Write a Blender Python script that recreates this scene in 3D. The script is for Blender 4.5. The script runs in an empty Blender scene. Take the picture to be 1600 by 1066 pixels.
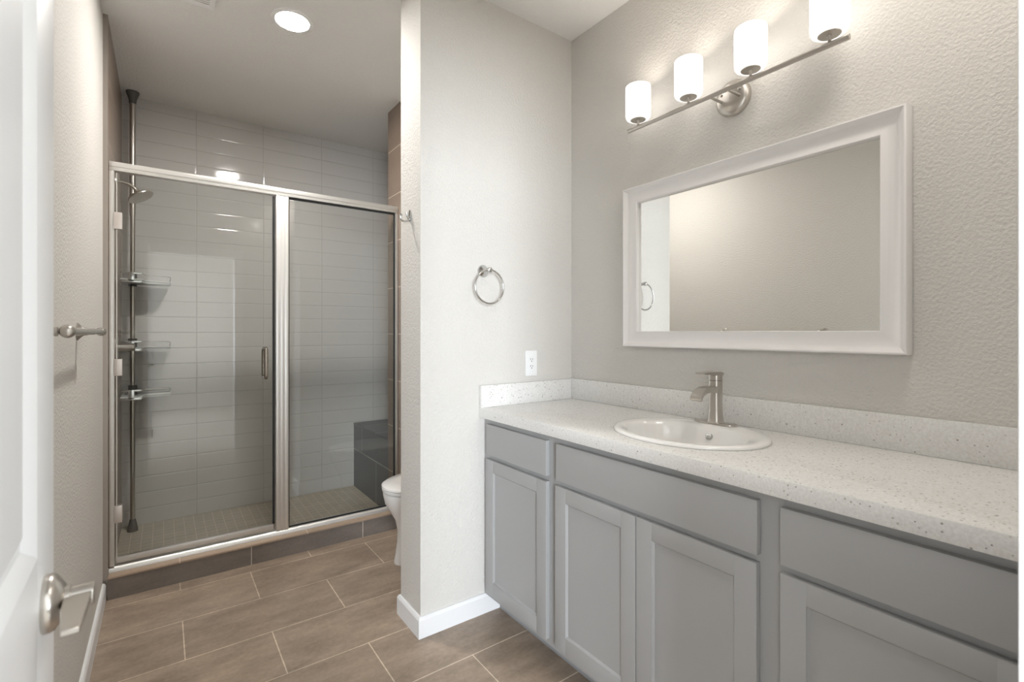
import bpy, bmesh, math, random
from mathutils import Vector, Matrix
random.seed(7)
C = bpy.context.scene.collection
SC = bpy.context.scene
PI = math.pi

# ---------------------------------------------------------------- camera, world, lights, exposure
F_PX, HORIZON = 757.0, 519.0
YAW = math.atan(546/757.0)
cam_d = bpy.data.cameras.new('camera')
cam_d.sensor_width = 36.0
cam_d.lens = F_PX/1600*36
cam_d.shift_y = -(533-HORIZON)/1600
cam_d.clip_start = 0.02
cam_d.dof.use_dof = True
cam_d.dof.focus_distance = 2.1
cam_d.dof.aperture_fstop = 5.6
cam = bpy.data.objects.new('camera', cam_d); C.objects.link(cam)
cam.location = (0, 0, 1.25); cam.rotation_euler = (PI/2, 0, -YAW)
SC.camera = cam

SC.view_settings.view_transform = 'Standard'
SC.view_settings.look = 'None'
SC.view_settings.gamma = 1
SC.view_settings.exposure = 0.36
SC.view_settings.use_curve_mapping = False

world = bpy.data.worlds.new('sky'); SC.world = world; world.use_nodes = True
bg = world.node_tree.nodes['Background']
bg.inputs[0].default_value = (0.62, 0.78, 1.0, 1); bg.inputs[1].default_value = 2.0

DAY_W, SIDE_FILL_W, BULB_W, CAN_L = 315.0, 65.0, 1.8, 360.0
WARM = (1.0, 0.90, 0.80)
def lamp(name, kind, loc, energy, color, **kw):
    d = bpy.data.lights.new(name, kind); d.energy = energy; d.color = color
    for k, v in kw.items(): setattr(d, k, v)
    o = bpy.data.objects.new(name, d); C.objects.link(o); o.location = loc
    return o
# daylight coming in through the window of the room behind the doorway
day = lamp('window_daylight', 'AREA', (-1.45, -3.72, 1.45), DAY_W, (0.86, 0.93, 1.0), shape='RECTANGLE', size=1.5, size_y=1.6)
d_ = Vector((1.0, 3.2, -0.12)); day.rotation_euler = Vector((0, 1, 0)).to_track_quat('-Z', 'Z').to_euler()

side_fill = lamp('side_fill_light', 'AREA', (2.1, -1.9, 1.45), SIDE_FILL_W, (0.84, 0.92, 1.0), shape='RECTANGLE', size=1.5, size_y=1.6)  # added cool fill lamp for more ambient light; that wall has no window
side_fill.rotation_euler = Vector((-1, 0, -.05)).to_track_quat('-Z', 'Z').to_euler()

# ---------------------------------------------------------------- materials
MATS = {}
def new_mat(name):
    m = bpy.data.materials.new(name); m.use_nodes = True; MATS[name] = m
    nt = m.node_tree
    return m, nt, nt.nodes, nt.links, nt.nodes['Principled BSDF']
def N(nodes, t, **kw):
    n = nodes.new(t)
    for k, v in kw.items():
        if k in n.inputs.keys() if isinstance(k, str) else False: n.inputs[k].default_value = v
        else: setattr(n, k, v)
    return n
def math_node(nodes, links, op, a, b):
    n = nodes.new('ShaderNodeMath'); n.operation = op
    for i, v in enumerate((a, b)):
        if isinstance(v, (int, float)): n.inputs[i].default_value = v
        else: links.new(v, n.inputs[i])
    return n.outputs[0]
def position(nodes): return nodes.new('ShaderNodeNewGeometry').outputs['Position']
def bump(nodes, links, height, strength, dist, bsdf):
    b = nodes.new('ShaderNodeBump'); b.inputs['Strength'].default_value = strength; b.inputs['Distance'].default_value = dist
    links.new(height, b.inputs['Height']); links.new(b.outputs[0], bsdf.inputs['Normal'])
    return b
def noise(nodes, links, vec, scale, detail=2, rough=.5):
    n = nodes.new('ShaderNodeTexNoise'); n.inputs['Scale'].default_value = scale
    n.inputs['Detail'].default_value = detail; n.inputs['Roughness'].default_value = rough
    if vec is not None: links.new(vec, n.inputs['Vector'])
    return n.outputs['Fac']
def ramp(nodes, links, fac, stops):
    r = nodes.new('ShaderNodeValToRGB'); e = r.color_ramp.elements
    while len(e) < len(stops): e.new(0.5)
    for i, (p, c) in enumerate(stops):
        e[i].position = p; e[i].color = (*c, 1) if len(c) == 3 else c
    links.new(fac, r.inputs[0]); return r.outputs[0]

def paint(name, col, rough=.75, peel=0.0, scale=110):
    m, nt, n, l, b = new_mat(name)
    b.inputs['Base Color'].default_value = (*col, 1); b.inputs['Roughness'].default_value = rough
    if peel:
        p = position(n)
        f = noise(n, l, p, scale, 3, .55)
        f = ramp(n, l, f, [(.35, (0, 0, 0)), (.68, (1, 1, 1))])
        bump(n, l, f, peel, .003, b)
    return m
def metal(name, col, rough, aniso=0.0, met=1.0):
    m, nt, n, l, b = new_mat(name)
    b.inputs['Base Color'].default_value = (*col, 1); b.inputs['Metallic'].default_value = met
    b.inputs['Roughness'].default_value = rough
    return m
def gloss(name, col, rough, coat=0.0):
    m, nt, n, l, b = new_mat(name)
    b.inputs['Base Color'].default_value = (*col, 1); b.inputs['Roughness'].default_value = rough
    b.inputs['Coat Weight'].default_value = coat; b.inputs['Coat Roughness'].default_value = .05
    return m

def tiles(name, ua, va, u0, v0, w, h, grout, gcol, c1, c2, rough, offset=0.5, mottling=0.0, bumpd=.0015, rough_var=0.0, spec=.5, smooth=.15, pillow=0.0, gsize=None):
    """procedural rectangular tiles; ua / va name the world axes the tile runs along"""
    m, nt, n, l, b = new_mat(name)
    pos = position(n)
    sep = n.new('ShaderNodeSeparateXYZ'); l.new(pos, sep.inputs[0])
    U = math_node(n, l, 'SUBTRACT', sep.outputs['XYZ'.index(ua)], u0)
    V = math_node(n, l, 'SUBTRACT', sep.outputs['XYZ'.index(va)], v0)
    cmb = n.new('ShaderNodeCombineXYZ'); l.new(U, cmb.inputs[0]); l.new(V, cmb.inputs[1])
    br = n.new('ShaderNodeTexBrick'); l.new(cmb.outputs[0], br.inputs['Vector'])
    br.offset = offset; br.offset_frequency = 2; br.squash = 1.0
    br.inputs['Scale'].default_value = 1; br.inputs['Brick Width'].default_value = w; br.inputs['Row Height'].default_value = h
    br.inputs['Mortar Size'].default_value = grout; br.inputs['Mortar Smooth'].default_value = smooth; br.inputs['Bias'].default_value = 0
    br.inputs['Color1'].default_value = (*c1, 1); br.inputs['Color2'].default_value = (*c2, 1)
    br.inputs['Mortar'].default_value = (*gcol, 1)
    col = br.outputs['Color']
    if mottling:
        st = n.new('ShaderNodeVectorMath'); st.operation = 'MULTIPLY'; l.new(cmb.outputs[0], st.inputs[0]); st.inputs[1].default_value = (1, 2.6, 1)
        f1 = noise(n, l, st.outputs[0], 4.0, 6, .65); f2 = noise(n, l, cmb.outputs[0], 60, 3, .6)
        f = math_node(n, l, 'ADD', math_node(n, l, 'MULTIPLY', f1, .75), math_node(n, l, 'MULTIPLY', f2, .25))
        g = ramp(n, l, f, [(.32, (1-mottling,)*3), (.68, (1+mottling,)*3)])
        mx = n.new('ShaderNodeMix'); mx.data_type = 'RGBA'; mx.blend_type = 'MULTIPLY'; mx.inputs[0].default_value = 1
        l.new(col, mx.inputs[6]); l.new(g, mx.inputs[7]); col = mx.outputs[2]
    l.new(col, b.inputs['Base Color'])
    b.inputs['Specular IOR Level'].default_value = spec
    rr = math_node(n, l, 'ADD', math_node(n, l, 'MULTIPLY', br.outputs['Fac'], .5), rough)
    l.new(rr, b.inputs['Roughness'])
    inv = math_node(n, l, 'SUBTRACT', 1.0, br.outputs['Fac'])
    if pillow:
        br2 = n.new('ShaderNodeTexBrick'); l.new(cmb.outputs[0], br2.inputs['Vector'])
        br2.offset = offset; br2.offset_frequency = 2; br2.squash = 1.0
        br2.inputs['Scale'].default_value = 1; br2.inputs['Brick Width'].default_value = w; br2.inputs['Row Height'].default_value = h
        br2.inputs['Mortar Size'].default_value = pillow; br2.inputs['Mortar Smooth'].default_value = 1.0; br2.inputs['Bias'].default_value = 0
        inv = math_node(n, l, 'SUBTRACT', inv, math_node(n, l, 'MULTIPLY', br2.outputs['Fac'], .8))
    bump(n, l, inv, .6, bumpd, b)
    return m

WALLC = (0.66, 0.637, 0.60)
paint('wall_paint', WALLC, .7, .5, 115)
paint('ceiling_paint', (0.83, 0.82, 0.80), .8, .5, 75)
paint('trim_white', (0.82, 0.82, 0.825), .35)
paint('door_white', (0.80, 0.80, 0.80), .35)
paint('cabinet_grey', (0.368, 0.366, 0.362), .38)
paint('toe_grey', (0.30, 0.305, 0.31), .45)
paint('mirror_frame_white', (0.83, 0.81, 0.80), .22)
paint('plastic_white', (0.86, 0.86, 0.86), .3)
paint('slot_dark', (0.03, 0.03, 0.03), .6)
paint('rubber_black', (0.012, 0.012, 0.012), .5)
paint('rubber_grey', (0.10, 0.095, 0.09), .5)
paint('shelf_plastic', (0.60, 0.61, 0.60), .3)
gloss('porcelain', (0.87, 0.855, 0.835), .08, .6)
metal('nickel', (0.56, 0.53, 0.49), .30)
metal('satin_aluminium', (0.76, 0.75, 0.73), .42)
metal('dark_nickel', (0.40, 0.36, 0.32), .22)
metal('hinge_steel', (0.74, 0.69, 0.66), .40)
metal('chrome', (0.58, 0.58, 0.57), .16)
metal('bronze_edge', (0.46, 0.42, 0.385), .4)
metal('mirror_silver', (0.86, 0.86, 0.84), .0)
tiles('floor_tile', 'X', 'Y', 0.07, 1.303, .602, .3075, .0024, (.62, .52, .42), (.305, .236, .180), (.335, .26, .198), .34, .5, .34, .0008)
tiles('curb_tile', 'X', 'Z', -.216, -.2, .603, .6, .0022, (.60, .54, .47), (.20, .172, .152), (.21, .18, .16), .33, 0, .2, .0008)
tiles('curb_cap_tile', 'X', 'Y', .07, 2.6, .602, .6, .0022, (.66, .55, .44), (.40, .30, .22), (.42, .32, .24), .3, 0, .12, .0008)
tiles('accent_tile', 'Y', 'Z', 2.62, .015, .61, .3055, .0028, (.66, .57, .49), (.245, .185, .145), (.26, .20, .155), .33, .5, .12, .0008)
tiles('bench_tile_shaded', 'Y', 'Z', 3.08, .015, .61, .3055, 0.0026, (.60, .60, .60), (.125, .132, .143), (.135, .142, .153), .30, .5, .12, .0008)  # taupe tile painted darker and bluer to imitate the light and glass reflection here
tiles('bench_top_tile_shaded', 'X', 'Y', .9, 3.08, .61, .3055, 0.0026, (.60, .60, .60), (.125, .132, .143), (.135, .142, .153), .30, .5, .12, .0008)  # bench seat carries the same painted-in blue-grey shade
tiles('shower_tile', 'X', 'Z', -.219, .0205, .4043, .1022, .0012, (.40, .385, .37), (.58, .565, .545), (.58, .565, .545), .08, 0, 0, .0016, pillow=.007)
tiles('mosaic_tile', 'X', 'Y', -.208, 3.08, .0535, .0535, .0019, (.68, .62, .52), (.44, .39, .315), (.47, .415, .335), .4, 0, .1, .0008)
paint('carpet', (0.50, 0.46, 0.41), .95, .8, 300)

def quartz():
    m, nt, n, l, b = new_mat('quartz')
    p = position(n)
    vo = n.new('ShaderNodeTexVoronoi'); vo.inputs['Scale'].default_value = 125; l.new(p, vo.inputs['Vector'])
    vo.inputs['Randomness'].default_value = 1
    sel = n.new('ShaderNodeSeparateColor'); l.new(vo.outputs['Color'], sel.inputs[0])
    pick = math_node(n, l, 'GREATER_THAN', sel.outputs[0], .58)
    size = math_node(n, l, 'MULTIPLY', sel.outputs[1], .30)
    near = math_node(n, l, 'LESS_THAN', vo.outputs['Distance'], math_node(n, l, 'ADD', size, .06))
    mask = math_node(n, l, 'MULTIPLY', pick, near)
    f = noise(n, l, p, 160, 3, .6)
    base = ramp(n, l, f, [(.35, (.70, .685, .66)), (.65, (.80, .79, .77))])
    spk = ramp(n, l, sel.outputs[2], [(0, (.24, .22, .20)), (.4, (.44, .42, .39)), (1, (.62, .60, .57))])
    mx = n.new('ShaderNodeMix'); mx.data_type = 'RGBA'; l.new(mask, mx.inputs[0]); l.new(base, mx.inputs[6]); l.new(spk, mx.inputs[7])
    l.new(mx.outputs[2], b.inputs['Base Color']); b.inputs['Roughness'].default_value = .22
quartz()

def glass():
    m = bpy.data.materials.new('clear_glass'); m.use_nodes = True; MATS['clear_glass'] = m
    nt = m.node_tree; n = nt.nodes; l = nt.links; n.clear()
    out = n.new('ShaderNodeOutputMaterial'); mix = n.new('ShaderNodeMixShader')
    tr = n.new('ShaderNodeBsdfTransparent'); tr.inputs[0].default_value = (.955, .965, .96, 1)
    gl = n.new('ShaderNodeBsdfGlossy'); gl.inputs['Roughness'].default_value = 0.0; gl.inputs[0].default_value = (1, 1, 1, 1)
    fr = n.new('ShaderNodeFresnel'); geo = n.new('ShaderNodeNewGeometry')
    ior = n.new('ShaderNodeMapRange'); ior.inputs[3].default_value = 1.5; ior.inputs[4].default_value = 1/1.5
    l.new(geo.outputs['Backfacing'], ior.inputs[0]); l.new(ior.outputs[0], fr.inputs['IOR'])
    l.new(fr.outputs[0], mix.inputs[0]); l.new(tr.outputs[0], mix.inputs[1]); l.new(gl.outputs[0], mix.inputs[2])
    l.new(mix.outputs[0], out.inputs[0])
glass()
def emit(name, col, s):
    m = bpy.data.materials.new(name); m.use_nodes = True; MATS[name] = m
    nt = m.node_tree; n = nt.nodes; n.clear()
    out = n.new('ShaderNodeOutputMaterial'); e = n.new('ShaderNodeEmission')
    e.inputs[0].default_value = (*col, 1); e.inputs[1].default_value = s
    nt.links.new(e.outputs[0], out.inputs[0])
emit('can_lens', (1, .965, .92), CAN_L)
emit('added_fill_lens', (1, .95, .88), CAN_L*.058)  # glow of the added fill light over the vanity
def opal():
    """lit opal glass: glows, brighter towards the bulb, and lets about half of the bulb's light through"""
    m = bpy.data.materials.new('opal_glass'); m.use_nodes = True; MATS['opal_glass'] = m
    nt = m.node_tree; n = nt.nodes; l = nt.links; n.clear()
    out = n.new('ShaderNodeOutputMaterial'); mix = n.new('ShaderNodeMixShader'); mix.inputs[0].default_value = .14
    tr = n.new('ShaderNodeBsdfTransparent'); tr.inputs[0].default_value = (1, .98, .95, 1)
    e = n.new('ShaderNodeEmission'); e.inputs[0].default_value = (1, .955, .90, 1)
    sep = n.new('ShaderNodeSeparateXYZ'); l.new(position(n), sep.inputs[0])
    mr = n.new('ShaderNodeMapRange'); l.new(sep.outputs[2], mr.inputs[0])
    mr.inputs[1].default_value = 2.10; mr.inputs[2].default_value = 2.22; mr.inputs[3].default_value = .85; mr.inputs[4].default_value = 2.0
    l.new(mr.outputs[0], e.inputs[1])
    l.new(e.outputs[0], mix.inputs[1]); l.new(tr.outputs[0], mix.inputs[2]); l.new(mix.outputs[0], out.inputs[0])
opal()

# ---------------------------------------------------------------- mesh helpers
class MB:
    def __init__(s): s.bm = bmesh.new()
    def box(s, x0, x1, y0, y1, z0, z1, bevel=0.0, seg=2):
        r = bmesh.ops.create_cube(s.bm, size=1)
        vs = r['verts']
        for v in vs:
            v.co = Vector((x0 if v.co.x < 0 else x1, y0 if v.co.y < 0 else y1, z0 if v.co.z < 0 else z1))
        if bevel:
            es = list({e for v in vs for e in v.link_edges})
            bmesh.ops.bevel(s.bm, geom=es, offset=bevel, segments=seg, profile=.6, affect='EDGES')
        return s
    def rings(s, rings, cap0=True, cap1=True, closed=False):
        """rings: list of lists of points with equal length; closed loops of quads between them"""
        L = [[s.bm.verts.new(p) for p in r] for r in rings]
        n = len(L[0]); m = len(L)
        for i in range(m if closed else m-1):
            a, b = L[i], L[(i+1) % m]
            for j in range(n):
                try: s.bm.faces.new((a[j], a[(j+1) % n], b[(j+1) % n], b[j]))
                except ValueError: pass
        if not closed:
            if cap0: s.bm.faces.new(list(reversed(L[0])))
            if cap1: s.bm.faces.new(L[-1])
        return s
    def lathe(s, prof, origin, axis='Z', n=40, cap0=True, cap1=True):
        """prof: list of (radius, distance along axis)"""
        ax = {'X': Vector((1, 0, 0)), 'Y': Vector((0, 1, 0)), 'Z': Vector((0, 0, 1))}.get(axis, None)
        if ax is None: ax = Vector(axis).normalized()
        q = Vector((0, 0, 1)).rotation_difference(ax)
        o = Vector(origin)
        R = []
        for r, h in prof:
            r = max(r, 1e-5)
            R.append([o + q @ Vector((r*math.cos(2*PI*k/n), r*math.sin(2*PI*k/n), h)) for k in range(n)])
        return s.rings(R, cap0, cap1)
    def cyl(s, p0, p1, r, r1=None, n=24):
        p0, p1 = Vector(p0), Vector(p1); d = p1-p0
        return s.lathe([(r, 0), (r if r1 is None else r1, d.length)], p0, tuple(d), n)
    def tube(s, pts, r, n=14, closed=False, caps=True, rs=None):
        pts = [Vector(p) for p in pts]; m = len(pts)
        rings = []; prev = None
        for i in range(m):
            if closed: t = (pts[(i+1) % m]-pts[i-1]).normalized()
            else: t = (pts[min(i+1, m-1)]-pts[max(i-1, 0)]).normalized()
            if prev is None:
                a = Vector((0, 0, 1)) if abs(t.z) < .9 else Vector((1, 0, 0))
                u = (a - t*a.dot(t)).normalized()
            else:
                u = (prev - t*prev.dot(t)).normalized()
            prev = u; w = t.cross(u)
            rr = rs[i] if rs else r
            rings.append([pts[i]+u*rr*math.cos(2*PI*k/n)+w*rr*math.sin(2*PI*k/n) for k in range(n)])
        return s.rings(rings, caps, caps, closed)
    def prism(s, poly, axis, a0, a1, bevel=0.0):
        """poly of 2D points, extruded along axis"""
        def P(p, a):
            return {'X': (a, p[0], p[1]), 'Y': (p[0], a, p[1]), 'Z': (p[0], p[1], a)}[axis]
        A = [s.bm.verts.new(P(p, a0)) for p in poly]; B = [s.bm.verts.new(P(p, a1)) for p in poly]
        n = len(poly); fs = []
        fs.append(s.bm.faces.new(A)); fs.append(s.bm.faces.new(list(reversed(B))))
        for j in range(n): fs.append(s.bm.faces.new((A[j], B[j], B[(j+1) % n], A[(j+1) % n])))
        if bevel:
            es = {e for f in fs[:2] for e in f.edges}
            bmesh.ops.bevel(s.bm, geom=list(es), offset=bevel, segments=2, profile=.6, affect='EDGES')
        return s
    def build(s, name, mat, parent=None, smooth=35):
        bm = s.bm
        bmesh.ops.recalc_face_normals(bm, faces=bm.faces)
        off = Vector((0, 0, 0))
        if parent is not None: off = BASE[parent.name]
        for v in bm.verts: v.co -= off
        me = bpy.data.meshes.new(name); bm.to_mesh(me); bm.free()
        if smooth:
            for p in me.polygons: p.use_smooth = True
            me.set_sharp_from_angle(angle=math.radians(smooth))
        mats = mat if isinstance(mat, (list, tuple)) else [mat]
        for m in mats: me.materials.append(MATS[m])
        o = bpy.data.objects.new(name, me); C.objects.link(o)
        if parent is not None: o.parent = parent
        BASE[o.name] = off
        return o
BASE = {}
def tag(o, label, cat, kind=None, group=None):
    o['label'] = label; o['category'] = cat
    if kind: o['kind'] = kind
    if group: o['group'] = group
    return o
def thing(name, loc, label, cat, kind=None):
    o = bpy.data.objects.new(name, None); C.objects.link(o); o.location = loc; o.empty_display_size = .05
    BASE[o.name] = Vector(loc); return tag(o, label, cat, kind)
def struct(name, mb, mat, label, cat, smooth=0):
    return tag(mb.build(name, mat, None, smooth), label, cat, 'structure')
def lab(o, label): o['label'] = label; return o
def arc(c, r, a0, a1, n, plane='XZ'):
    out = []
    for i in range(n+1):
        a = math.radians(a0+(a1-a0)*i/n); p, q = r*math.cos(a), r*math.sin(a)
        out.append({'XZ': (c[0]+p, c[1], c[2]+q), 'XY': (c[0]+p, c[1]+q, c[2]), 'YZ': (c[0], c[1]+p, c[2]+q)}[plane])
    return out

# ---------------------------------------------------------------- room shell
CEIL = 2.735
XL, XR = -.226, 1.694            # left wall and mirror wall
YP0, YP1 = 1.829, 2.03           # partition wall
XP = .857                        # free end of the partition
YS = 2.925                       # front of the shower curb
YB = 3.885                       # back wall of the shower
XS = -.208                       # tiled left wall of the shower
XW = 1.24                        # tiled end of the stub wall
struct('floor', MB().box(-.40, 1.86, -.05, 3.09, -.12, 0), 'floor_tile', 'taupe brown rectangular floor tiles with pale grout lines', 'floor')
struct('ceiling', MB().box(-.40, 1.86, -.05, 4.02, CEIL, CEIL+.1), 'ceiling_paint', 'textured off-white ceiling over the bathroom', 'ceiling')
struct('wall_left', MB().box(-.38, XL, .07, 2.945, 0, CEIL), 'wall_paint', 'greige textured wall behind the open white door', 'wall')
struct('wall_right', MB().box(XR, 1.86, .07, 2.95, 0, CEIL), 'wall_paint', 'greige textured wall that carries the framed mirror', 'wall')
struct('wall_center', MB().box(XP, XR, YP0, YP1, 0, CEIL), 'wall_paint', 'pale partition wall beside the vanity, with towel ring and outlet', 'wall')
struct('wall_front', MB().box(-.40, -.115, -.05, .07, 0, CEIL).box(.64, 1.86, -.05, .07, 0, CEIL).box(-.115, .64, -.05, .07, 2.06, CEIL), 'wall_paint', 'wall with the bathroom doorway the picture looks through', 'wall')
struct('wall_shower_left', MB().box(-.38, XS, 2.957, 4.02, 0, CEIL), 'accent_tile', 'taupe tiled left wall of the shower with the shower head', 'wall')
struct('wall_back', MB().box(XS, 1.86, YB, 4.02, 0, CEIL), 'shower_tile', 'glossy pale grey tiled back wall of the shower', 'wall')
struct('wall_shower_right', MB().box(1.62, 1.86, 3.145, YB, 0, CEIL), 'accent_tile', 'tiled right wall of the shower behind the bench', 'wall')
struct('wall_toilet', MB().box(XW+.012, 1.86, 2.95, 3.145, 0, CEIL), 'wall_paint', 'short stub wall between toilet nook and shower', 'wall')
struct('trim_1', MB().box(XW, XW+.012, 2.942, 3.155, .106, CEIL), 'accent_tile', 'taupe tile facing on the end of the stub wall at right of the shower', 'wall tiles')
struct('trim_2', MB().box(XL-.002, XS+.0005, 2.945, 2.957, .0, CEIL), 'bronze_edge', 'narrow grey metal edge strip where the left shower tiles begin', 'trim')
struct('shower_floor', MB().box(XS, 1.62, 3.085, YB, -.1, .02), 'mosaic_tile', 'beige square mosaic floor of the shower', 'floor')
cu = thing('shower_curb', (.5, 3.0, 0), 'low tiled curb under the shower glass', 'curb', 'structure')
MB().box(XS, XW, YS+.002, 3.085, 0, .097).build('riser', 'curb_tile', cu, 0)
MB().box(XS, XW, YS-.002, 3.09, .097, .107, .003).build('cap', 'curb_cap_tile', cu)

def baseboard(path, h=.085, t=.0135, side=1):
    """path: list of (x,y) wall-face points; board stands off to the given side"""
    mb = MB(); P = [Vector((p[0], p[1])) for p in path]; n = len(P)
    def off(i, d):
        ns = []
        if i > 0: e = (P[i]-P[i-1]).normalized(); ns.append(Vector((e.y, -e.x)))
        if i < n-1: e = (P[i+1]-P[i]).normalized(); ns.append(Vector((e.y, -e.x)))
        k = ns[0] if len(ns) == 1 else (ns[0]+ns[1])/(1+ns[0].dot(ns[1]))
        return P[i]+k*d*side
    prof = [(0, 0), (t, 0), (t, h-.012), (t-.004, h-.003), (t-.007, h), (0, h)]
    R = []
    for i in range(n):
        R.append([(*off(i, d), z) for d, z in prof])
    return mb.rings(R)
struct('baseboard_left', baseboard([(XL, .09), (XL, 2.925)], side=1), 'trim_white', 'white baseboard along the left wall behind the door', 'baseboard')
struct('baseboard_center', baseboard([(1.245, YP0), (XP, YP0), (XP, YP1), (XR-.02, YP1)], side=-1), 'trim_white', 'white baseboard wrapping the foot of the partition wall', 'baseboard')

# door frame of the bathroom entrance
tf = thing('trim_3', (.62, .06, 0), 'white door casing at the right edge of the picture', 'door casing', 'structure')
MB().box(.622, .64, -.055, .072, 0, 2.06, .002).box(-.115, -.101, -.055, .072, 0, 2.06, .002).box(-.115, .64, -.055, .072, 2.042, 2.06, .002).build('jamb', 'trim_white', tf)
MB().box(.627, .70, .07, .088, 0, 2.12, .004).box(-.18, -.106, .07, .088, 0, 2.12, .004).box(-.106, .627, .07, .088, 2.046, 2.12, .004).build('casing', 'trim_white', tf)
MB().box(.627, .70, -.066, -.05, 0, 2.12, .004).box(-.18, -.106, -.066, -.05, 0, 2.12, .004).box(-.106, .627, -.066, -.05, 2.046, 2.12, .004).build('casing', 'trim_white', tf)

# the room behind the doorway, seen only in reflections
struct('floor_hall', MB().box(-2.7, 2.2, -3.6, -.05, -.12, -.0), 'carpet', 'beige carpet of the room beyond the doorway', 'floor')
struct('ceiling_hall', MB().box(-2.7, 2.2, -3.6, -.05, 2.735, 2.835), 'ceiling_paint', 'ceiling of the room beyond the doorway', 'ceiling')
struct('wall_hall', MB().box(-2.7, -2.25, -3.6, -3.48, 0, 2.735).box(-.65, 2.2, -3.6, -3.48, 0, 2.735).box(-2.25, -.65, -3.6, -3.48, 0, .6).box(-2.25, -.65, -3.6, -3.48, 2.3, 2.735)
       .box(-2.8, -2.7, -3.6, -.05, 0, 2.735).box(2.2, 2.3, -3.6, -.05, 0, 2.735), 'wall_paint', 'walls of the room beyond the doorway', 'wall')
struct('wall_hall_front', MB().box(-2.7, -.40, -.05, .0, 0, 2.735).box(1.86, 2.2, -.05, .0, 0, 2.735), 'wall_paint', 'wall beside the doorway on the far room side', 'wall')
wn = thing('window_1', (-1.45, -3.54, .6), 'white window of the room beyond the doorway', 'window', 'structure')
MB().box(-2.25, -2.20, -3.57, -3.51, .6, 2.3).box(-.70, -.65, -3.57, -3.51, .6, 2.3).box(-2.2, -.7, -3.57, -3.51, .6, .65).box(-2.2, -.7, -3.57, -3.51, 2.25, 2.3).box(-1.47, -1.43, -3.56, -3.52, .65, 2.25).build('window_frame', 'trim_white', wn)

# ---------------------------------------------------------------- open door with lever
DA = math.radians(1.5)
dr = thing('door_1', (-.0845, .06, 0), 'open white two-panel door in the left foreground', 'door', 'structure')
DW, DT = .7135, .035
# local door axes: s along the leaf (from hinge), n out of the face (+X side)
def dpt(s, n, z):
    b = BASE[dr.name]
    d = Vector((-math.sin(DA), math.cos(DA), 0)); nn = Vector((math.cos(DA), math.sin(DA), 0))
    return b + d*s + nn*n + Vector((0, 0, z))
def dbox(mb, s0, s1, n0, n1, z0, z1, bevel=0):
    t = MB().box(s0, s1, n0, n1, z0, z1, bevel)
    for v in t.bm.verts: v.co = dpt(v.co.x, v.co.y, v.co.z)
    me = bpy.data.meshes.new('tmp'); t.bm.to_mesh(me); t.bm.free(); mb.bm.from_mesh(me); bpy.data.meshes.remove(me)
leaf = MB()
ST, Z0, Z1 = .112, .012, 2.035
panels = [(ST, DW-ST, .24, .815), (ST, DW-ST, 1.026, Z1-.115)]
dbox(leaf, 0, ST, -DT, 0, Z0, Z1); dbox(leaf, DW-ST, DW, -DT, 0, Z0, Z1, .0015)
dbox(leaf, ST, DW-ST, -DT, 0, Z0, .24); dbox(leaf, ST, DW-ST, -DT, 0, .815, 1.026); dbox(leaf, ST, DW-ST, -DT, 0, Z1-.115, Z1)
leaf.build('leaf', 'door_white', dr)
for (a, b, z0, z1) in panels:
    mb = MB()
    steps = [(0, 0), (.004, -.0015), (.014, -.010), (.020, -.011), (.034, -.0055), (.042, -.0045)]
    R = []
    for o, n in steps:
        R.append([dpt(a+o, n, z0+o), dpt(b-o, n, z0+o), dpt(b-o, n, z1-o), dpt(a+o, n, z1-o)])
    mb.rings(R, cap0=False)
    back = [dpt(a, -DT+.004, z0), dpt(b, -DT+.004, z0), dpt(b, -DT+.004, z1), dpt(a, -DT+.004, z1)]
    mb.bm.faces.new([mb.bm.verts.new(p) for p in back])
    mb.build('door_panel', 'door_white', dr, 20)
LS, LZ = .640, .964
nd = Vector((math.cos(DA), math.sin(DA), 0)); sd = Vector((-math.sin(DA), math.cos(DA), 0))
lev = MB().lathe([(.0285, 0), (.0292, .002), (.0292, .006), (.027, .010), (.021, .014), (.0155, .017)], dpt(LS, 0, LZ), tuple(nd), 40)
lever = lev.build('door_handle', 'nickel', dr)
hub = MB().lathe([(.0135, .012), (.0135, .021), (.0120, .0215), (.0120, .040), (.0110, .041), (.001, .0411)], dpt(LS, 0, LZ), tuple(nd), 32)
hub.build('hub', 'nickel', lever)
blade = MB()
# flat bent lever plate: runs back from the hub towards the hinge, dropping slightly
prof = [(.012, .016, .038, .0045), (-.012, .016, .039, .0045), (-.045, .017, .0375, .0038), (-.072, .020, .036, .0032), (-.084, .021, .035, .0028)]
R = []
for ds, n0, n1, th in prof:
    c = dpt(LS+ds, 0, LZ+.002)
    R.append([c+nd*n0+Vector((0, 0, th)), c+nd*n1+Vector((0, 0, th)), c+nd*n1-Vector((0, 0, th)), c+nd*n0-Vector((0, 0, th))])
blade.rings(R)
bmesh.ops.bevel(blade.bm, geom=list(blade.bm.edges), offset=.0008, segments=1, affect='EDGES')
blade.build('lever', 'nickel', lever)
for z in (.25, 1.05, 1.82):
    MB().cyl(dpt(-.004, .004, z-.045), dpt(-.004, .004, z+.045), .006, n=12).build('hinge', 'nickel', dr)

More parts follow.
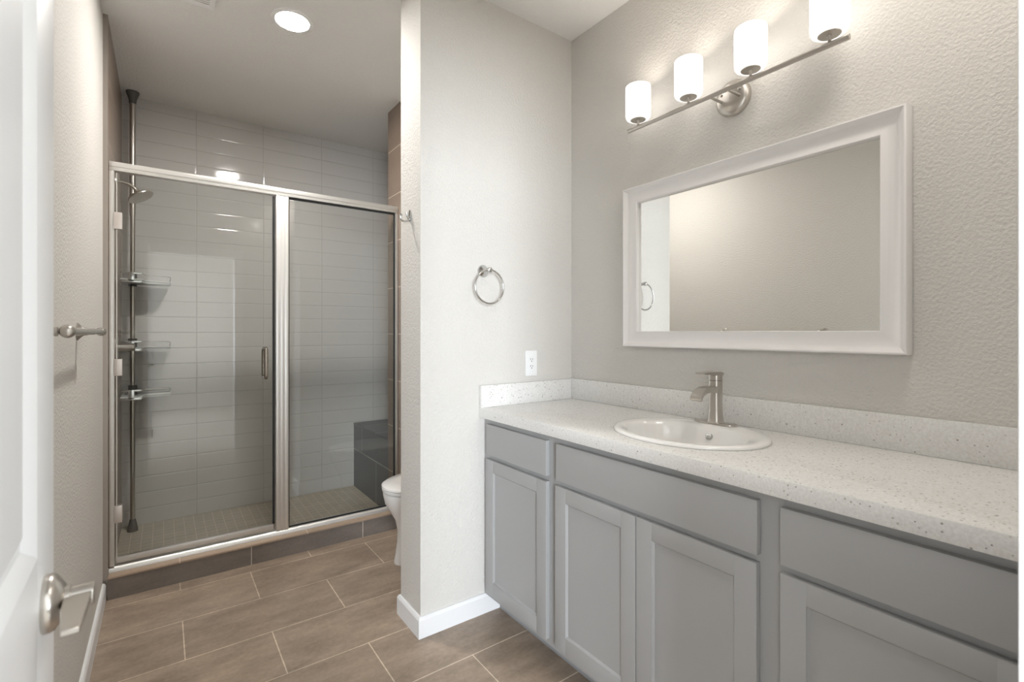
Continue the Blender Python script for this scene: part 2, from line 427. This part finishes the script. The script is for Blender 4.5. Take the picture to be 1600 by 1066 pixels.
# ---------------------------------------------------------------- vanity
CX0 = 1.137; VY0, VY1 = .095, YP0-.001; CT0, CT1 = .8725, .915
va = thing('vanity_cabinet', (1.42, .96, 0), 'long grey painted vanity cabinet below the white countertop', 'cabinet')
FX = 1.168
mb = MB()
STL = ((VY0, .135), (.54, .598), (1.322, 1.381), (1.787, VY1))
for a, b in STL: mb.box(FX, FX+.02, a, b, .085, CT0-.001)
for (_, a), (b, _) in zip(STL, STL[1:]):
    for z0, z1 in ((.085, .114), (.694, .718), (.844, CT0-.001)): mb.box(FX+.0003, FX+.0197, a, b, z0, z1)
mb.box(FX+.0003, FX+.0197, .955, .966, .114, .694)
mb.build('face_frame', 'cabinet_grey', va)
MB().box(FX+.02, XR-.003, VY1-.018, VY1, .085, CT0-.001).box(FX+.02, XR-.003, VY0, VY0+.018, .085, CT0-.001).box(FX+.02, XR-.003, VY0+.018, VY1-.018, .085, .105).box(XR-.012, XR-.003, VY0+.018, VY1-.018, .105, CT0-.001).build('carcass', 'cabinet_grey', va)
MB().box(1.241, 1.256, VY0, VY1, 0, .085).build('toe_kick', 'toe_grey', va)
def shaker(y0, y1, z0, z1):
    x0, x1 = 1.149, FX-.0005; st, rt, rb = .056, .052, .060
    t = MB().box(x0, x1, y0, y0+st, z0, z1, .0015).box(x0, x1, y1-st, y1, z0, z1, .0015)
    t.box(x0, x1, y0+st-.001, y1-st+.001, z1-rt, z1, .0015).box(x0, x1, y0+st-.001, y1-st+.001, z0, z0+rb, .0015)
    d = t.build('door', 'cabinet_grey', va)
    # panel with a small bevelled step against the frame
    a, b, c, e = y0+st-.0005, y1-st+.0005, z0+rb-.0005, z1-rt+.0005
    R = [[(x0+n, a+o, c+o), (x0+n, b-o, c+o), (x0+n, b-o, e-o), (x0+n, a+o, e-o)] for o, n in ((0, .002), (.005, .007), (.006, .008))]
    MB().rings(R, cap0=False).build('panel', 'cabinet_grey', d, 10)
    return d
for y0, y1 in ((1.379, 1.790), (.9625, 1.328), (.5965, .9585), (.130, .542)):
    shaker(y0, y1, .112, .6965)
for y0, y1 in ((1.379, 1.787), (.5945, 1.3235), (.130, .542)):
    MB().box(1.149, FX-.0005, y0, y1, .716, .848, .0022).build('drawer_front', 'cabinet_grey', va)

SKX, SKY, SAX, SAY = 1.409, .962, .216, .256       # sink ellipse
ct = thing('countertop', (1.42, .96, CT0), 'speckled white quartz countertop with backsplash on the grey vanity', 'countertop')
mb = MB(); n = 96
hx, hy = SAX-.02, SAY-.02
def rect_hit(a):
    dx, dy = math.cos(a), math.sin(a)
    x0, x1, y0, y1 = CX0+.0025-SKX, XR-.001-SKX, VY0-SKY, VY1-SKY
    t = 1e9
    if dx > 1e-9: t = min(t, x1/dx)
    if dx < -1e-9: t = min(t, x0/dx)
    if dy > 1e-9: t = min(t, y1/dy)
    if dy < -1e-9: t = min(t, y0/dy)
    return SKX+dx*t, SKY+dy*t
angs = [2*PI*k/n for k in range(n)]
for cx, cy in ((CX0+.0025, VY0), (CX0+.0025, VY1), (XR-.001, VY0), (XR-.001, VY1)):
    angs.append(math.atan2(cy-SKY, cx-SKX) % (2*PI))
angs = sorted(set(angs))
ell = lambda a, rx, ry: (SKX+rx*math.cos(a)*0+rx*ry*math.cos(a)/math.hypot(ry*math.cos(a), rx*math.sin(a)), SKY+rx*ry*math.sin(a)/math.hypot(ry*math.cos(a), rx*math.sin(a)))
out = [rect_hit(a) for a in angs]; inn = [ell(a, hx, hy) for a in angs]
push = lambda p, d: (p[0]-d if p[0] < CX0+.004 else p[0], p[1])
R = [[(x, y, CT0) for x, y in inn], [(*push(p, .0015), CT0) for p in out], [(*push(p, .0025), CT0+.002) for p in out], [(*push(p, .0025), CT1-.003) for p in out], [(*push(p, .0016), CT1-.0008) for p in out], [(*p, CT1) for p in out], [(x, y, CT1) for x, y in inn]]
mb.rings(R, closed=True)
mb.build('slab', 'quartz', ct, 40)
MB().box(XR-.021, XR-.001, VY0, VY1, CT1+.0003, 1.0165, .0018).build('backsplash', 'quartz', ct)
MB().box(CX0, XR-.0215, VY1-.02, VY1, CT1+.0003, 1.0135, .0018).build('backsplash', 'quartz', ct)

sk = thing('sink', (SKX, SKY, CT1), 'oval white drop-in sink set in the speckled countertop', 'sink')
mb = MB(); n = 96
A = [2*PI*k/n for k in range(n)]
E = lambda rx, ry, z, cx=SKX, cy=SKY: [(cx+rx*math.cos(a), cy+ry*math.sin(a), z) for a in A]
BX = SKX-.020
R = [E(SAX-.012, SAY-.012, CT1+.0005), E(SAX-.001, SAY-.001, CT1+.0008), E(SAX, SAY, CT1+.004), E(SAX-.004, SAY-.004, CT1+.009), E(SAX-.012, SAY-.012, CT1+.0115), E(SAX-.024, SAY-.026, CT1+.011, SKX-.002),
     E(.165, .212, CT1+.0085, BX), E(.159, .206, CT1+.004, BX), E(.154, .200, CT1-.006, BX), E(.147, .191, CT1-.03, BX), E(.132, .172, CT1-.07, BX), E(.105, .138, CT1-.105, BX), E(.065, .085, CT1-.125, BX), E(.022, .022, CT1-.130, BX)]
ro = [E(.022, .022, CT1-.138, BX), E(.07, .09, CT1-.134, BX), E(.112, .146, CT1-.113, BX), E(.140, .180, CT1-.075, BX), E(.155, .200, CT1-.03, BX), E(SAX-.03, SAY-.03, CT1-.006)]
mb.rings(R+ro, closed=True)
mb.build('basin', 'porcelain', sk, 60)
MB().lathe([(.021, 0), (.021, .003), (.016, .004), (.0155, .002), (.001, .002)], (BX, SKY, CT1-.131), 'Z', 28).build('drain', 'chrome', sk)
ovx = BX+.1475; ovn = Vector((-1, 0, .75)).normalized()
MB().lathe([(.0135, -.003), (.0135, .0022), (.0105, .0035), (.0085, .002), (.0082, .0005)], (ovx, SKY, CT1-.027), tuple(ovn), 28).build('overflow_ring', 'chrome', sk)

fc = thing('faucet', (1.592, .972, CT1+.011), 'brushed nickel single-lever faucet behind the oval sink', 'faucet')
fx, fy, fz = 1.592, .972, CT1+.0105
pl = []
for i in range(17): a = PI*i/16; pl.append((fx+.0255*math.cos(a), fy+.053+.0255*math.sin(a)))
for i in range(17): a = PI+PI*i/16; pl.append((fx+.0255*math.cos(a), fy-.053+.0255*math.sin(a)))
MB().prism(pl, 'Z', fz, fz+.0055, .0018).build('base_plate', 'nickel', fc)
def squircle(cx, cy, rx, ry, z, k=3.2, n=40):
    o = []
    for i in range(n):
        a = 2*PI*i/n; c, s = math.cos(a), math.sin(a)
        o.append((cx+rx*math.copysign(abs(c)**(2/k), c), cy+ry*math.copysign(abs(s)**(2/k), s), z))
    return o
B = [(.0265, 0.0055), (.0245, .010), (.0225, .022), (.0208, .045), (.0202, .075), (.0202, .1525)]
MB().rings([squircle(fx, fy, r, r, fz+h) for r, h in B]).build('body', 'nickel', fc)
MB().rings([squircle(fx, fy, r, r, fz+h) for r, h in ((.0188, .1525), (.0188, .1545))]).build('gap_ring', 'rubber_grey', fc)
h = MB().rings([squircle(fx, fy, r, r, fz+h) for r, h in ((.0202, .1545), (.0202, .172))])
sec = [(.020, .172, .181), (.0, .172, .184), (-.022, .1735, .1845), (-.06, .1768, .185), (-.094, .179, .185)]
h.rings([[(fx+dx, fy-w, fz+a), (fx+dx, fy+w, fz+a), (fx+dx, fy+w, fz+b), (fx+dx, fy-w, fz+b)] for (dx, a, b), w in zip(sec, (.0195, .020, .0195, .0185, .0175))])
h.build('handle', 'nickel', fc)
sp = []
path = [(-.012, .122, .022), (-.04, .124, .021), (-.066, .124, .019), (-.085, .121, .017), (-.102, .113, .0145), (-.113, .102, .0125), (-.118, .090, .0115)]
for i, (dx, hz, th) in enumerate(path):
    a, b = path[max(i-1, 0)], path[min(i+1, len(path)-1)]
    t = Vector((b[0]-a[0], 0, b[1]-a[1])).normalized(); nrm = Vector((-t.z, 0, t.x))
    if nrm.z < 0 and i < 3: nrm = -nrm
    nrm = Vector((t.z, 0, -t.x))
    c = Vector((fx+dx, fy, fz+hz)); w = .0185+.003*i/6
    sp.append([c+nrm*th/2+Vector((0, w, 0)), c+nrm*th/2-Vector((0, w, 0)), c-nrm*th/2-Vector((0, w-.0015, 0)), c-nrm*th/2+Vector((0, w-.0015, 0))])
MB().rings(sp).build('spout', 'nickel', fc, 25)

# ---------------------------------------------------------------- mirror
MY0, MY1, MZ0, MZ1 = .441, 1.452, 1.186, 1.879
mr = thing('mirror', (XR, (MY0+MY1)/2, MZ0), 'wide rectangular mirror in a white moulded frame above the sink', 'mirror')
prof = [(0.0, .003), (0.0, .040), (.003, .046), (.007, .047), (.010, .044), (.016, .036), (.026, .0285), (.038, .0255), (.052, .0275), (.062, .031), (.0655, .0315), (.0675, .029), (.0675, .012)]
R = []
for o, d in prof:
    x = XR-d
    R.append([(x, MY0+o, MZ0+o), (x, MY1-o, MZ0+o), (x, MY1-o, MZ1-o), (x, MY0+o, MZ1-o)])
MB().rings(R, cap0=False, cap1=False).build('frame', 'mirror_frame_white', mr, 28)
MB().box(XR-.0145, XR-.004, MY0+.055, MY1-.055, MZ0+.055, MZ1-.055).build('mirror_glass', 'mirror_silver', mr, 0)

# ---------------------------------------------------------------- vanity light
LY, LZc, LX = .960, 2.092, XR-.108
vl = thing('vanity_light', (XR, LY, LZc), 'brushed nickel bar light with four lit white glass shades above the mirror', 'wall light')
MB().lathe([(.064, 0.0005), (.064, .012), (.060, .020), (.050, .026), (.030, .029), (.001, .030)], (XR, LY, 2.102), (-1, 0, 0), 48).build('backplate', 'nickel', vl)
for dy in (-.034, .034):
    MB().cyl((XR-.026, LY+dy, 2.094), (LX, LY+dy, LZc), .0048, n=14).build('arm', 'nickel', vl)
    MB().lathe([(.005, .028), (.005, .031), (.001, .033)], (XR, LY+dy, 2.118), (-1, 0, 0), 12).build('screw', 'nickel', vl)
MB().cyl((LX, LY-.404, LZc), (LX, LY+.404, LZc), .0085, n=20).build('bar', 'nickel', vl)
for k in range(4):
    y = LY-.3525+.235*k
    z0 = LZc+.030
    sh = MB()
    o_ = [(.030, 0), (.040, .001), (.046, .005), (.0495, .012), (.0505, .022), (.0505, .124), (.0495, .136), (.0475, .137), (.0465, .124), (.0465, .03), (.044, .013), (.038, .006), (.030, .004)]
    R = [[(LX+r*math.cos(2*PI*i/48), y+r*math.sin(2*PI*i/48), z0+hh) for i in range(48)] for r, hh in o_]
    sh.rings(R, closed=True)
    s_ = sh.build('lamp_shade', 'opal_glass', vl, 60)
    MB().lathe([(.0285, 0), (.0305, .0015), (.0305, .0045), (.020, .0065), (.016, .012), (.016, .05), (.001, .052)], (LX, y, z0-.002), 'Z', 32).build('socket', 'nickel', s_)
    MB().lathe([(.0075, -.027), (.0048, -.022), (.0042, -.008), (.007, -.001), (.007, .001)], (LX, y, z0), 'Z', 18).build('stem', 'nickel', s_)
    lamp('bulb_light', 'POINT', (LX, y, z0+.080), BULB_W, WARM, shadow_soft_size=.022)

# ---------------------------------------------------------------- fittings on the partition
tr = thing('towel_ring', (1.158, YP0, 1.52), 'round nickel towel ring hanging on the partition wall', 'towel ring')
MB().lathe([(.0275, .0003), (.0275, .004), (.024, .009), (.014, .020), (.009, .030), (.0085, .046)], (1.158, YP0, 1.521), (0, -1, 0), 36).build('flange', 'chrome', tr)
MB().lathe([(.006, .044), (.0105, .048), (.0125, .056), (.0105, .064), (.004, .068)], (1.158, YP0, 1.521), (0, -1, 0), 24).build('knob', 'chrome', tr)
MB().tube([(1.158+.0735*math.cos(2*PI*i/72), YP0-.056, 1.448+.0735*math.sin(2*PI*i/72)) for i in range(72)], .0042, 12, True).build('ring', 'chrome', tr)

ol = thing('wall_outlet', (1.429, YP0, 1.10), 'white duplex power outlet on the partition wall above the counter', 'outlet')
MB().box(1.394, 1.464, YP0-.0065, YP0-.0003, 1.0405, 1.1615, .003).build('cover_plate', 'plastic_white', ol)
MB().box(1.4125, 1.4455, YP0-.0085, YP0-.006, 1.068, 1.134, .001).build('insert', 'plastic_white', ol)
for zc in (1.117, 1.084):
    MB().box(1.4215, 1.4240, YP0-.0088, YP0-.0078, zc, zc+.0085).box(1.4335, 1.4360, YP0-.0088, YP0-.0078, zc, zc+.007).lathe([(.0026, 0), (.0026, .001)], (1.429, YP0-.0078, zc-.006), (0, -1, 0), 12).build('socket', 'slot_dark', ol)

hk = thing('robe_hook', (XP, 1.925, 1.74), 'small polished robe hook on the end of the partition wall', 'hook')
MB().prism([(1.925+.010*math.cos(2*PI*i/28), 1.7445+.0255*math.sin(2*PI*i/28)) for i in range(28)], 'X', XP-.0065, XP-.0003, .002).build('base', 'chrome', hk)
MB().tube([(XP-.005, 1.925, 1.731), (XP-.014, 1.925, 1.722), (XP-.026, 1.925, 1.7175), (XP-.038, 1.925, 1.720), (XP-.046, 1.925, 1.729), (XP-.047, 1.925, 1.740), (XP-.042, 1.925, 1.746)], .0042, 12, rs=[.006, .005, .0042, .0042, .0045, .005, .006]).build('lower_prong', 'chrome', hk)
MB().tube([(XP-.005, 1.925, 1.733), (XP-.013, 1.925, 1.738), (XP-.019, 1.925, 1.750), (XP-.020, 1.925, 1.757)], .004, 12, rs=[.005, .0045, .0045, .0055]).build('upper_prong', 'chrome', hk)

tb = thing('towel_bar', (XL, 1.8, 1.253), 'brushed nickel towel bar on the left wall behind the door', 'towel bar')
TBX, TBZ = -.166, 1.2515
MB().cyl((TBX, 1.40, TBZ), (TBX, 2.135, TBZ), .0085, n=18).build('bar', 'nickel', tb)
for y in (1.405, 2.105):
    p = MB().lathe([(.0285, .0003), (.0285, .003), (.024, .007), (.014, .016), (.0105, .03), (.0105, .045)], (XL, y, TBZ), (1, 0, 0), 32)
    p.lathe([(.004, -.019), (.010, -.016), (.0135, -.008), (.0145, 0), (.0135, .008), (.010, .016), (.004, .019)], (TBX, y, TBZ), (0, 1, 0), 24)
    p.build('post', 'nickel', tb)

# ---------------------------------------------------------------- ceiling fixtures
def downlight(x, y, label, lens, k=1.0):
    cl = thing('ceiling_light', (x, y, CEIL), label, 'ceiling light')
    MB().lathe([(.094*k, 0.0003), (.093*k, .004), (.084*k, .007), (.0745*k, .0075), (.0745*k, .003)], (x, y, CEIL), (0, 0, -1), 56, cap1=False).build('trim_ring', 'plastic_white', cl)
    MB().lathe([(.0742*k, .0005), (.0742*k, .0035), (.060*k, .0055), (.001, .0065)], (x, y, CEIL), (0, 0, -1), 56).build('lens', lens, cl)
downlight(.502, 2.484, 'lit round recessed downlight in the ceiling before the shower', 'can_lens')
downlight(1.18, .28, 'large round fill light added on the ceiling above the vanity, out of view', 'added_fill_lens', 2.2)  # unseen fixture, added to brighten the vanity side
cv = thing('ceiling_vent', (.065, 2.475, CEIL), 'square white exhaust fan grille on the ceiling, cut by the top edge', 'vent')
vx0, vx1, vy0, vy1 = -.062, .192, 2.346, 2.600
v = MB()
v.box(vx0, vx1, vy0, vy0+.022, CEIL-.014, CEIL-.0004, .003).box(vx0, vx1, vy1-.022, vy1, CEIL-.014, CEIL-.0004, .003).box(vx0, vx0+.022, vy0+.02, vy1-.02, CEIL-.014, CEIL-.0004, .003).box(vx1-.022, vx1, vy0+.02, vy1-.02, CEIL-.014, CEIL-.0004, .003)
v.build('frame', 'plastic_white', cv)
v = MB()
for k in range(14):
    y = vy0+.026+k*.0152
    v.box(vx0+.02, vx1-.02, y, y+.009, CEIL-.012, CEIL-.004)
v.build('grille', 'plastic_white', cv)
MB().box(vx0+.02, vx1-.02, vy0+.02, vy1-.02, CEIL-.0030, CEIL-.0004).build('backing', 'rubber_grey', cv)

# ---------------------------------------------------------------- shower enclosure
se = thing('shower_enclosure', (.51, 3.0, .107), 'silver framed glass shower enclosure standing on the tiled curb', 'shower enclosure')
FY0, FY1 = 2.978, 3.022
hd = MB().box(XS+.001, XW-.001, FY0, FY1, 2.020, 2.062, .0025).box(XS+.001, XW-.001, FY0-.004, FY0+.002, 2.038, 2.0615, .0015).build('header', 'satin_aluminium', se)
MB().box(XS+.001, XS+.018, FY0, FY1, .133, 2.0195, .002).box(XS+.018, XS+.0215, FY0-.001, FY0+.012, .133, 2.0195).build('wall_jamb', 'satin_aluminium', se)
MB().box(XW-.020, XW-.001, FY0, FY1, .133, 2.0195, .002).build('wall_jamb', 'satin_aluminium', se)
po = MB().box(.517, .583, FY0+.004, FY1, .133, 2.0195, .002)
po.box(.5195, .537, FY0, FY0+.006, .133, 2.0195, .0015).box(.5445, .556, FY0, FY0+.006, .133, 2.0195, .0015).box(.563, .581, FY0, FY0+.006, .133, 2.0195, .0015)
po.build('post', 'satin_aluminium', se)
si = MB().prism([(FY0-.005, .1075), (FY1+.004, .1075), (FY1+.004, .133), (FY0+.012, .133), (FY0+.002, .1275), (FY0-.004, .119)], 'X', XS+.001, XW-.001)
si.build('sill', 'satin_aluminium', se)
MB().box(.583, XW-.020, 2.997, 3.003, .133, 2.0195).build('fixed_panel', 'clear_glass', se, 0)
gk = MB().box(.5835, XW-.0205, 2.990, 2.9965, 2.009, 2.0195).box(.5835, XW-.0205, 2.990, 2.9965, .133, .141).box(XW-.0285, XW-.0205, 2.990, 2.9965, .141, 2.009).box(.5835, .588, 2.990, 2.9965, .141, 2.009)
gk.build('gasket', 'rubber_black', se, 0)
sd_ = MB().box(-.176, .500, 2.990, 2.996, .172, 2.012).build('door', 'clear_glass', se, 0)
MB().box(-.180, .505, 2.984, 3.002, .143, .172, .002).build('bottom_rail', 'satin_aluminium', sd_)
MB().box(-.180, -.1765, 2.986, 3.0, .172, 2.012).build('edge_strip', 'satin_aluminium', sd_)
MB().box(.5003, .512, 2.988, 2.998, .174, 2.012).build('seal', 'rubber_black', sd_, 0)
for z in (1.782, 1.081, .380):
    MB().box(-.188, -.157, 2.972, 3.012, z-.040, z+.040, .002).build('hinge', 'hinge_steel', sd_)
hx_ = .462
hd_ = MB()
for sg, y0 in ((-1, 2.990), (1, 2.996)):
    pts = [(hx_, y0, 1.158)]
    pts += [(hx_, y0+sg*.028, 1.158)] + [(hx_, y0+sg*(.028+.016*math.sin(a)), 1.142+.016*math.cos(a)) for a in [PI/2*i/6 for i in range(1, 7)]]
    lo = [(p[0], p[1], 2*1.0775-p[2]) for p in reversed(pts)]
    hd_.tube(pts+lo, .0095, 14)
hd_.build('handle', 'dark_nickel', sd_)

# ---------------------------------------------------------------- shower fittings
sb = thing('shower_bench', (1.43, 3.5, .02), 'tiled bench, blue-grey shade painted in, built into the right end of the shower', 'bench')
MB().box(XW+.001, 1.6195, 3.1555, YB-.001, .0205, .512).build('body', 'bench_tile_shaded', sb, 0)
MB().box(XW-.002, 1.6195, 3.1555, YB-.001, .512, .526, .002).build('seat', 'bench_top_tile_shaded', sb)

sh = thing('shower_sprayer', (XS, 3.39, 2.07), 'brushed nickel shower head on a curved arm from the left shower wall', 'shower head')
MB().lathe([(.028, .0005), (.026, .006), (.012, .010)], (XS, 3.39, 2.068), (1, 0, 0), 28).build('flange', 'nickel', sh)
MB().tube([(XS+.004, 3.39, 2.068), (XS+.03, 3.39, 2.069), (XS+.055, 3.39, 2.064), (XS+.075, 3.39, 2.052), (XS+.090, 3.39, 2.036)], .0085, 14).build('arm', 'nickel', sh)
ha = Vector((.50, -.18, -.86)).normalized(); hp = Vector((XS+.088, 3.39, 2.038))
MB().lathe([(.010, 0), (.013, .006), (.013, .012), (.016, .016), (.022, .020), (.045, .030), (.060, .037), (.064, .043), (.063, .048), (.056, .050), (.001, .051)], hp, tuple(ha), 40).build('head', 'nickel', sh)

sv = thing('shower_valve', (XS, 3.42, 1.17), 'round brushed nickel shower valve handle on the left shower wall', 'shower valve')
MB().lathe([(.075, .0005), (.075, .004), (.06, .010), (.03, .012)], (XS, 3.42, 1.165), (1, 0, 0), 40).build('escutcheon', 'nickel', sv)
MB().lathe([(.021, .010), (.021, .080), (.018, .084), (.001, .0845)], (XS, 3.42, 1.165), (1, 0, 0), 28).build('handle', 'nickel', sv)
MB().box(XS+.066, XS+.078, 3.413, 3.427, 1.100, 1.150, .002).build('lever', 'nickel', sv)

PX, PY = -.150, 3.80
ca = thing('shower_caddy', (PX, PY, .02), 'grey tension pole caddy with three shelves in the back left shower corner', 'shower caddy')
MB().cyl((PX, PY, .08), (PX, PY, 1.98), .0125, n=18).build('pole', 'nickel', ca)
MB().cyl((PX, PY, 1.97), (PX, PY, CEIL-.07), .0155, n=18).build('upper_pole', 'nickel', ca)
MB().lathe([(.027, 0), (.026, .02), (.018, .06), (.015, .075)], (PX, PY, .0203), 'Z', 24).build('foot', 'rubber_grey', ca)
MB().lathe([(.034, .0005), (.033, .012), (.021, .045), (.017, .075)], (PX, PY, CEIL), (0, 0, -1), 24).build('ceiling_cap', 'rubber_grey', ca)
for zi, zt in enumerate((1.553, 1.150, .862)):
    # L-shaped tray: one wing along the tiled side wall, one along the back wall
    L = [(-.196, 3.60), (-.100, 3.60), (-.085, 3.69), (.036, 3.705), (.040, 3.845), (-.196, 3.865)]
    t = MB()
    hole = None
    t.prism(L, 'Z', zt-.008, zt, .002)
    ring = [(x, y) for x, y in L]
    # low lip all around
    for i in range(len(L)):
        a, b = Vector((*L[i], zt+.006)), Vector((*L[(i+1) % len(L)], zt+.006))
        t.cyl(a, b, .0045, n=8)
    s_ = t.build('shelf', 'shelf_plastic', ca)
    r = MB()
    r.tube([(-.196, 3.60, zt+.045), (-.100, 3.60, zt+.045)], .004, 8)
    r.tube([(-.100, 3.60, zt+.045), (-.085, 3.69, zt+.042), (.030, 3.70, zt+.040), (.040, 3.712, zt+.036), (.040, 3.74, zt+.03), (.036, 3.75, zt+.004)], .0028, 8)
    r.box(-.162, -.134, 3.592, 3.604, zt-.004, zt+.049, .001).box(-.198, -.098, 3.594, 3.604, zt+.038, zt+.049, .002).box(-.198, -.098, 3.592, 3.604, zt-.012, zt+.004, .002)
    r.tube([(-.196, 3.60, zt+.045), (-.196, 3.86, zt+.045)], .0028, 8)
    r.build('rail', 'chrome', s_)
    MB().cyl((PX, PY, zt-.02), (PX, PY, zt+.06), .022, n=20).build('collar', 'rubber_grey', s_)
sdn = thing('shower_drain', (.44, 3.36, .02), 'round dark drain in the mosaic shower floor', 'drain')
MB().lathe([(.055, .0003), (.055, .004), (.050, .005), (.048, .003), (.001, .003)], (.44, 3.36, .02), 'Z', 32).build('grate', 'bronze_edge', sdn)

# ---------------------------------------------------------------- toilet
TY = 2.485
to = thing('toilet', (1.3, TY, 0), 'white toilet behind the partition wall, only its bowl front showing', 'toilet')
def egg(xf, xb, ry, z, n=48, k=1.0):
    """egg outline: round front at xf (towards -X), blunter back at xb"""
    out = []; cx = xf+(xb-xf)*.52
    for i in range(n):
        a = 2*PI*i/n; c, s = math.cos(a), math.sin(a)
        rx = (xb-cx) if c > 0 else (cx-xf)
        e = .82 if c > 0 else 1.0
        out.append((cx+rx*math.copysign(abs(c)**e, c), TY+ry*s, z))
    return out
bw = [(1.013, 1.56, .102, 0.0), (1.011, 1.562, .105, .012), (1.019, 1.555, .100, .05), (1.029, 1.55, .097, .12), (1.030, 1.545, .104, .18), (1.018, 1.53, .127, .235), (.990, 1.50, .156, .285), (.966, 1.475, .176, .33), (.957, 1.462, .184, .365), (.957, 1.46, .185, .385), (.963, 1.455, .180, .392)]
inner = [(.995, 1.42, .145, .392), (1.005, 1.41, .135, .36), (1.05, 1.37, .10, .28), (1.12, 1.30, .05, .22)]
MB().rings([egg(a, b, r, z) for a, b, r, z in bw+inner], True, True).build('bowl', 'porcelain', to, 60)
MB().rings([egg(a, b, r, z) for a, b, r, z in ((.956, 1.455, .183, .3925), (.951, 1.46, .187, .397), (.951, 1.46, .187, .406), (.955, 1.456, .184, .410), (1.005, 1.40, .13, .410), (1.005, 1.40, .13, .3925))], False, False).build('seat', 'porcelain', to, 50)
MB().rings([egg(a, b, r, z) for a, b, r, z in ((.953, 1.455, .185, .4105), (.948, 1.46, .189, .416), (.950, 1.459, .187, .426), (.962, 1.45, .177, .432), (1.02, 1.40, .12, .436))]).build('lid', 'porcelain', to, 50)
MB().box(1.40, 1.685, TY-.13, TY+.13, .25, .392, .02, 3).build('tank_base', 'porcelain', to)
MB().rings([squircle(1.585, TY, rx, ry, z, 6, 56) for rx, ry, z in ((.075, .18, .394), (.088, .20, .42), (.094, .212, .60), (.097, .218, .735))]).build('tank', 'porcelain', to, 50)
MB().rings([squircle(1.583, TY, rx, ry, z, 6, 56) for rx, ry, z in ((.100, .222, .736), (.106, .228, .742), (.106, .228, .762), (.100, .222, .772))]).build('tank_lid', 'porcelain', to, 50)
MB().cyl((1.49, TY-.15, .68), (1.475, TY-.15, .68), .012, n=16).box(1.468, 1.476, TY-.16, TY-.09, .672, .688, .003).build('flush_lever', 'chrome', to)
